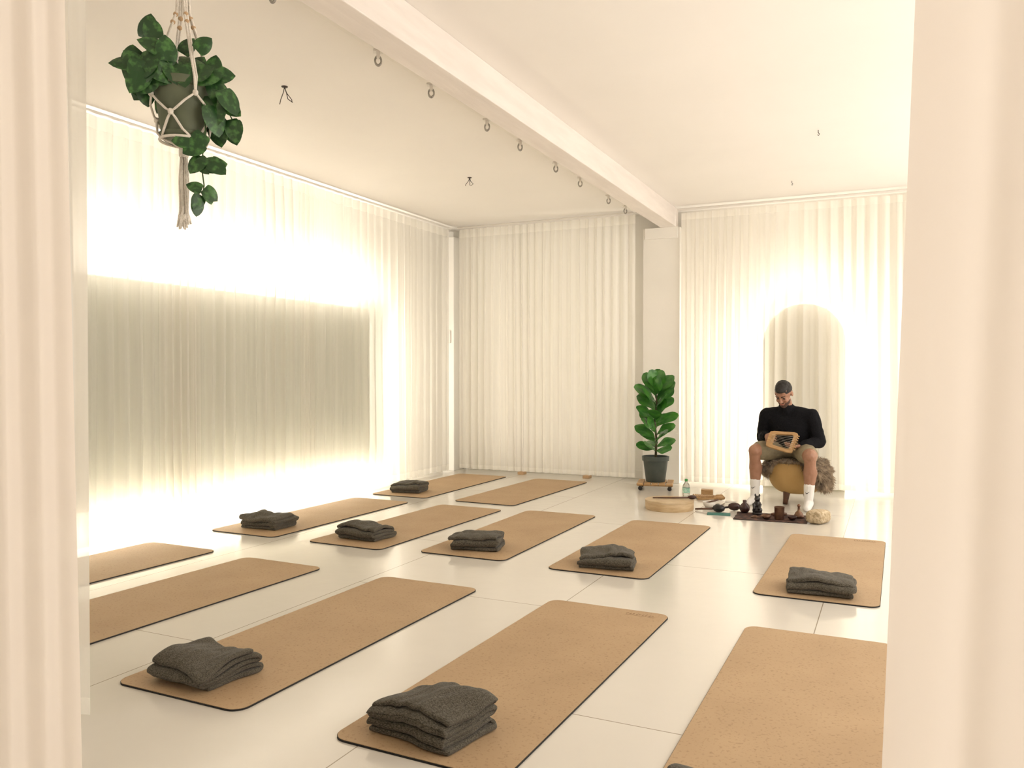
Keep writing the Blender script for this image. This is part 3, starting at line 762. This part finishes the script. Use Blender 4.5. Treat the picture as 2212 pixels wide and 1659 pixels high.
body += hand(wrR, (-.80, -.55, -.10), (.0, .25, 1.0), 1, (.45, .5, .5, .55))
per = blob('person', body, M['skin'], .0055, 3, loc=(*ST, 0)); per.rotation_euler = (0, 0, PR)
top(per, 'seated person in black sweater and khaki shorts playing a small lyre', 'person')
hr = blob('hair', hx([ell((0, .027, .036), (.081, .092, .088)), hull([((0, -.030, .080), (.056, .056, .034)), ((0, .02, .085), (.062, .07, .045))]), ell((0, .055, -.02), (.066, .055, .055))]), M['hair'], .006, 2, parent=per)
for v in hr.data.vertices: v.co += v.normal * (noise.noise(v.co * 55) * .003)
blob('beard', hx([hull([((0, -.028, -.062), (.0615, .060, .045)), ((0, -.060, -.090), (.034, .030, .028))]), cap((-.02, -.087, -.044), (.02, -.087, -.044), .006)]), M['beard'], .005, 3, parent=per)
mkl('lips', hx([cap((-.015, -.092, -.058), (.015, -.092, -.058), .0065)]), M['lip'], parent=per)
for s in (-1, 1):
    mkl('eyebrow', hx([cap((s * .014, -.0915, .030), (s * .044, -.080, .032), .005, .0035)]), M['hair'], parent=per)
    mkl('eye', hx([ell((s * .030, -.080, .004), (.013, .007, .006))]), M['black'], parent=per)
swt = [hull([((.02, .06, .53), (.175, .135, .06)), ((.022, .045, .64), (.18, .14, .10)), ((.025, -.015, .77), (.190, .135, .10)), ((-.13, -.035, .850), .065), ((.19, -.04, .848), .065)]),
       hull([(shL, .070), (shR, .070), ((.02, -.045, .90), (.08, .07, .05))]), cap((.02, -.045, .885), (.013, -.100, .945), .085, .064)]
for sh, el_, wr in ((shL, elL, wrL), (shR, elR, wrR)):
    swt += [cap(sh, el_ + V((0, 0, -.01)), .073, .064), cap(el_ + V((0, 0, -.01)), el_.lerp(wr, .75), .062, .048), cap(el_.lerp(wr, .75), el_.lerp(wr, .97), .042, .036)]
swo = blob('sweater', swt, M['sweater'], .008, 5, parent=per)
for v in swo.data.vertices:
    n_ = noise.noise(v.co * 9) * .007 + noise.noise(V((v.co.x * 14, v.co.y * 14, v.co.z * 26))) * .005
    v.co += v.normal * n_
sho = [ell((.02, .055, .518), (.185, .145, .095))]
for hp, kn in ((hipL, knL), (hipR, knR)):
    e_ = hp.lerp(kn, .78)
    sho += [cap(hp, hp.lerp(kn, .7), .100, .095), cap(hp.lerp(kn, .6), e_, .096, .093)]
so_ = blob('shorts', sho, M['shorts'], .008, 4, parent=per)
for v in so_.data.vertices: v.co += v.normal * noise.noise(v.co * 12) * .006
for kn, an, sx in ((knL, anL, -1), (knR, anR, 1)):
    up = an.lerp(kn, .33) + V((0, .010, 0))
    s_ = blob('sock', [cap(up, an, .050, .042), cap(an, an + V((0, .015, -.032)), .043, .043), cap(an + V((0, .015, -.032)), an + V((sx * .012, -.09, -.048)), .043, .038), cap(an + V((sx * .012, -.09, -.048)), an + V((sx * .018, -.15, -.055)), .037, .027)], M['sock'], .006, 3, parent=per)
    c = an.lerp(kn, .18) + V((-.005, -.043, 0))
    mkl('sock_mark', [tube([c + V((-.016, .004, .004)), c + V((-.008, -.001, -.007)), c + V((.004, -.002, -.001)), c + V((.02, .005, .011))], [.0015, .004, .0028, .001], 6)], M['black'], parent=s_)

# lyre
ly = empty('lyre', (0, 0, 0)); ly.location = V((*ST, 0)) + Matrix.Rotation(PR, 3, 'Z') @ V((.030, -.305, .625))
ly.rotation_euler = Euler((math.radians(-28), math.radians(9), PR + math.radians(-4)))
top(ly, 'small light-wood lyre with metal strings held on the lap', 'lyre')
out = [(-.13, -.055), (-.125, -.082), (-.09, -.092), (.08, -.104), (.115, -.10), (.125, -.085), (.13, .085), (.12, .10), (.09, .105), (-.09, .078), (-.125, .066), (-.132, .045)]
inn = [(-.072, -.045), (-.07, -.058), (-.055, -.062), (.065, -.073), (.085, -.07), (.09, -.06), (.095, .06), (.088, .072), (.07, .076), (-.055, .052), (-.07, .046), (-.075, .034)]
n = len(out); vs = []
for y in (-.014, .014):
    for p in out: vs.append((p[0], y, p[1]))
    for p in inn: vs.append((p[0], y, p[1]))
fs = []
for i in range(n):
    j = (i + 1) % n
    fs += [(i, j, n + j, n + i), (2 * n + i, 3 * n + i, 3 * n + j, 2 * n + j), (i, 2 * n + i, 2 * n + j, j), (n + i, n + j, 3 * n + j, 3 * n + i)]
fr = mk('frame', vs, fs, M['wood'], parent=ly, smooth=False)
bv = fr.modifiers.new('b', 'BEVEL'); bv.width = .004; bv.segments = 2; evalmesh(fr); fr.data.set_sharp_from_angle(angle=.6)
for k in range(7):
    z = -.05 + k * .0165
    mkl('string', [tube([(-.10, -.018, z * .7), (.115, -.018, z * 1.15)], .0009, 5)], M['string'], parent=ly)
    mkl('tuning_peg', [tube([(.128, -.02, z * 1.35), (.150, -.026, z * 1.4), (.152, -.026, z * 1.4)], [.0045, .006, .004], 8)], M['wood'], parent=ly)

# ------------------------------------------------------------------ instruments on the floor
dr = empty('frame_drum', (-1.873, 7.37, 0), .4)
top(dr, 'round frame drum with pale wooden rim lying on the floor', 'drum')
mkl('drum_rim', [lathe([(.205, 0), (.218, 0), (.222, .01), (.222, .078), (.216, .086), (.20, .086), (.20, .01)], 48)], M['drum'], parent=dr, sharp=40)
mkl('drum_skin', [lathe([(0, .089), (.19, .089), (.2225, .087), (.2235, .07), (.2225, .069)], 48)], M['skinh'], parent=dr, sharp=60)
ml = empty('drum_mallet', (-1.83, 7.39, .102), .35)
top(ml, 'dark wooden drum mallet resting on the frame drum', 'mallet')
mkl('handle', [tube([(-.20, 0, -.002), (.0, 0, 0), (.13, 0, .004)], [.006, .008, .009], 8)], M['woodd'], parent=ml)
mkl('mallet_head', [ell((.16, 0, .008), (.042, .022, .020))], M['darkb'], parent=ml)
bt = empty('water_bottle', (-1.871, 8.03, 0))
top(bt, 'small clear plastic water bottle with green cap', 'bottle')
mkl('bottle_body', [lathe([(0, 0), (.032, 0), (.037, .006), (.036, .05), (.034, .055), (.036, .06), (.037, .115), (.030, .145), (.014, .168), (.013, .18), (0, .18)], 28)], M['plast'], parent=bt)
mkl('cap', [lathe([(.0, .178), (.0155, .178), (.0155, .198), (.013, .20), (0, .20)], 20)], M['green'], parent=bt, sharp=40)
mkl('bottle_label', [lathe([(.0375, .062), (.0378, .11)], 28)], M['label'], parent=bt)

def thing(name, parts, mat, loc, rz, label, cat, group=None, **k):
    o = mkl(name, parts, mat, loc=loc, **k); o.rotation_euler = (0, 0, math.radians(rz)); return top(o, label, cat, group)
pf = empty('pan_flute', (-1.70, 8.20, 0), math.radians(20)); top(pf, 'light wooden pan flute lying on the floor', 'pan flute')
mkl('pipes', [tube([(-.12 + k * .021, -.09 + k * .004, .014), (-.12 + k * .021, .09 - k * .008, .014)], .0105, 10) for k in range(12)], M['wood'], parent=pf, sharp=50)
mkl('binding', [bbox(-.135, .125, -.03, -.012, .0, .028, .003)], M['bead'], parent=pf, smooth=False)
thing('wooden_rattle', [tube([(-.14, 0, .012), (.02, 0, .016), (.05, 0, .03), (.10, 0, .032), (.13, 0, .02)], [.009, .010, .028, .030, .012], 14)], M['wood'], (-1.62, 8.03, .0), 25, 'light wooden hand rattle on the floor', 'rattle')
thing('wooden_box', [bbox(-.06, .06, -.045, .045, 0, .055, .006)], M['wood'], (-1.74, 8.40, 0), 10, 'small light wooden box on the floor', 'box', smooth=False)
fp = []
for k in range(9):
    a = math.radians(-60 + k * 15 + 200); d = V((math.cos(a), math.sin(a), .06 + .03 * (k % 2)))
    fp.append(leaf((0, 0, .012), d, (0, 0, 1), .19, .035, 'fig', .1, .1))
thing('feather_fan', fp + [tube([(0, 0, .012), (.09, .04, .012)], .009, 8)], M['white'], (-1.46, 7.90, 0.004), 0, 'white feather fan with a short handle on the floor', 'feather fan')
sb_ = empty('singing_bowl', (-1.56, 7.63, 0)); top(sb_, 'small pale metal singing bowl on the floor', 'bowl')
mkl('bowl', [lathe([(0, 0), (.035, 0), (.055, .02), (.062, .05), (.058, .05), (.05, .022), (.03, .006), (0, .006)], 28)], M['white'], parent=sb_)
mkl('wood_striker', [tube([(-.05, .0, .03), (.08, .03, .07)], .007, 8)], M['woodd'], parent=sb_)
def maraca(x, y, rz, lab, m1, m2):
    e_ = empty('maraca', (x, y, 0), math.radians(rz)); top(e_, lab, 'maraca')
    mkl('handle', [tube([(-.22, 0, .012), (-.05, 0, .03)], [.008, .010], 8)], M[m2], parent=e_)
    mkl('shaker_head', [ell((0, 0, .038), (.058, .040, .038))], M[m1], parent=e_)
maraca(-1.31, 7.52, 12, 'black gourd maraca with dark handle lying on the floor', 'darkb', 'black')
maraca(-1.42, 7.36, -8, 'dark gourd maraca on a teal cloth', 'black', 'woodd')
thing('folded_cloth', [bbox(-.10, .10, -.06, .06, 0, .006, .002)], M['teal'], (-1.40, 7.26, 0), 10, 'small folded teal cloth on the floor', 'cloth', smooth=False)
vs, fs = [], []
nx, ny = 30, 22
for j in range(ny + 1):
    for i in range(nx + 1):
        x = -.30 + .60 * i / nx; y = -.20 + .40 * j / ny
        vs.append((x + .008 * noise.noise(V((y * 9, 1, 0))), y + .008 * noise.noise(V((x * 9, 4, 0))), .004 + .003 * noise.noise(V((x * 12, y * 12, 0)))))
for j in range(ny):
    for i in range(nx): fs.append((j * (nx + 1) + i, j * (nx + 1) + i + 1, (j + 1) * (nx + 1) + i + 1, (j + 1) * (nx + 1) + i))
cl = mk('ritual_cloth', vs, fs, M['cloth'], loc=(-.955, 7.28, 0)); cl.rotation_euler = (0, 0, math.radians(4))
top(cl, 'dark brown patterned cloth spread under small instruments', 'cloth')
CZ = .008
fg = [ell((0, 0, .035), (.045, .040, .038)), ell((0, 0, .085), (.034, .030, .04)), ell((.0, -.004, .135), (.026, .026, .030)), ell((-.004, -.022, .132), (.010, .016, .009)), ell((.018, .0, .168), (.008, .007, .016)), ell((-.018, 0, .168), (.008, .007, .016)), cap((.03, -.02, .09), (.022, -.04, .055), .011), cap((-.03, -.02, .09), (-.022, -.04, .055), .011), ell((0, 0, .008), (.05, .045, .010))]
o = blob('carved_figurine', fg, M['black'], .004, 3, loc=(-1.085, 7.376, CZ)); top(o, 'black carved animal figurine standing on the patterned cloth', 'figurine')
thing('clay_jug', [lathe([(0, 0), (.03, 0), (.044, .02), (.046, .045), (.03, .07), (.016, .085), (.018, .10), (.014, .108), (0, .108)], 24)], M['darkb'], (-1.205, 7.44, CZ), 0, 'small dark clay jug beside the figurine', 'jug')
thing('copper_cup', [lathe([(0, 0), (.035, 0), (.04, .01), (.042, .10), (.046, .105), (.040, .107), (.036, .015), (0, .012)], 24)], M['bronze'], (-.877, 7.20, CZ), 0, 'tall copper-coloured cup on the patterned cloth', 'cup', sharp=40)
thing('ritual_bell', [lathe([(0, 0), (.045, 0), (.042, .015), (.028, .045), (.012, .06), (.010, .09), (.016, .10), (.008, .115), (0, .116)], 24)], M['bronze'], (-.735, 7.36, CZ), 0, 'small bronze hand bell on the patterned cloth', 'bell')
thing('small_bowl', [lathe([(0, 0), (.022, 0), (.036, .015), (.042, .035), (.038, .035), (.03, .014), (0, .008)], 24)], M['bronze'], (-.98, 7.17, CZ), 0, 'small dark bronze bowl on the patterned cloth', 'bowl')
thing('small_bowl', [lathe([(0, 0), (.022, 0), (.034, .015), (.040, .030), (.036, .030), (.028, .012), (0, .008)], 24)], M['darkb'], (-.775, 7.22, CZ), 0, 'small dark brown bowl on the patterned cloth', 'bowl')
thing('finger_cymbal', [lathe([(0, .018), (.01, .017), (.02, .008), (.038, .002), (.038, 0), (.02, .005), (0, .012)], 24)], M['bronze'], (-1.08, 7.22, CZ), 0, 'round bronze finger cymbal on the patterned cloth', 'cymbal')
thing('smudge_stick', [tube([(-.07, 0, .016), (-.05, 0, .016), (.05, 0, .016), (.07, 0, .016)], [.008, .015, .015, .01], 10)], M['woodd'], (-.90, 7.36, CZ), 30, 'dark bundled herb stick on the patterned cloth', 'herb bundle')
vs, fs = [], []
nu, nv = 40, 24
def se(v, p): return math.copysign(abs(v) ** p, v)
for j in range(nv + 1):
    ph = -math.pi / 2 + math.pi * j / nv
    for i in range(nu):
        th = 2 * math.pi * i / nu
        w = 1 + .03 * (1 if (i + j) % 2 else -1)
        vs.append((.075 * se(math.cos(ph), .5) * se(math.cos(th), .5) * w, .11 * se(math.cos(ph), .5) * se(math.sin(th), .5) * w, .055 + .055 * se(math.sin(ph), .6)))
for j in range(nv):
    for i in range(nu): fs.append((j * nu + i, j * nu + (i + 1) % nu, (j + 1) * nu + (i + 1) % nu, (j + 1) * nu + i))
o = mk('woven_shaker', vs, fs, M['rattan'], loc=(-.565, 7.20, 0)); o.rotation_euler = (0, 0, math.radians(-20))
top(o, 'cream woven straw shaker standing beside the patterned cloth', 'shaker')

# ------------------------------------------------------------------ light
w = bpy.data.worlds.new('world'); scn.world = w; w.use_nodes = True
w.node_tree.nodes['Background'].inputs[0].default_value = (1.0, 0.925, 0.84, 1)
w.node_tree.nodes['Background'].inputs[1].default_value = 3.1
def area(name, loc, rot, sx, sy, en, col=(1, .94, .84)):
    l = bpy.data.lights.new(name, 'AREA'); l.shape = 'RECTANGLE'; l.size = sx; l.size_y = sy; l.energy = en; l.color = col
    o = bpy.data.objects.new(name, l); COL.objects.link(o); o.location = loc; o.rotation_euler = [math.radians(a) for a in rot]
    return o
# LED washers behind the sage board: one up, one down, one to the side
area('upper_led_washer', (XL + .10, 5.45, 2.0), (180, 0, 0), .08, 4.0, 22)
area('lower_led_washer', (XL + .10, 5.45, .22), (0, 0, 0), .12, 4.0, 42)
area('side_led_washer', (XL + .10, 7.53, 1.1), (90, 0, 0), .08, 1.7, 10)
# fill light added behind the rear curtain to brighten it, facing the room
area('rear_curtain_fill', (-3.85, 9.33, 1.6), (-90, 0, 0), 2.2, 2.8, 10)
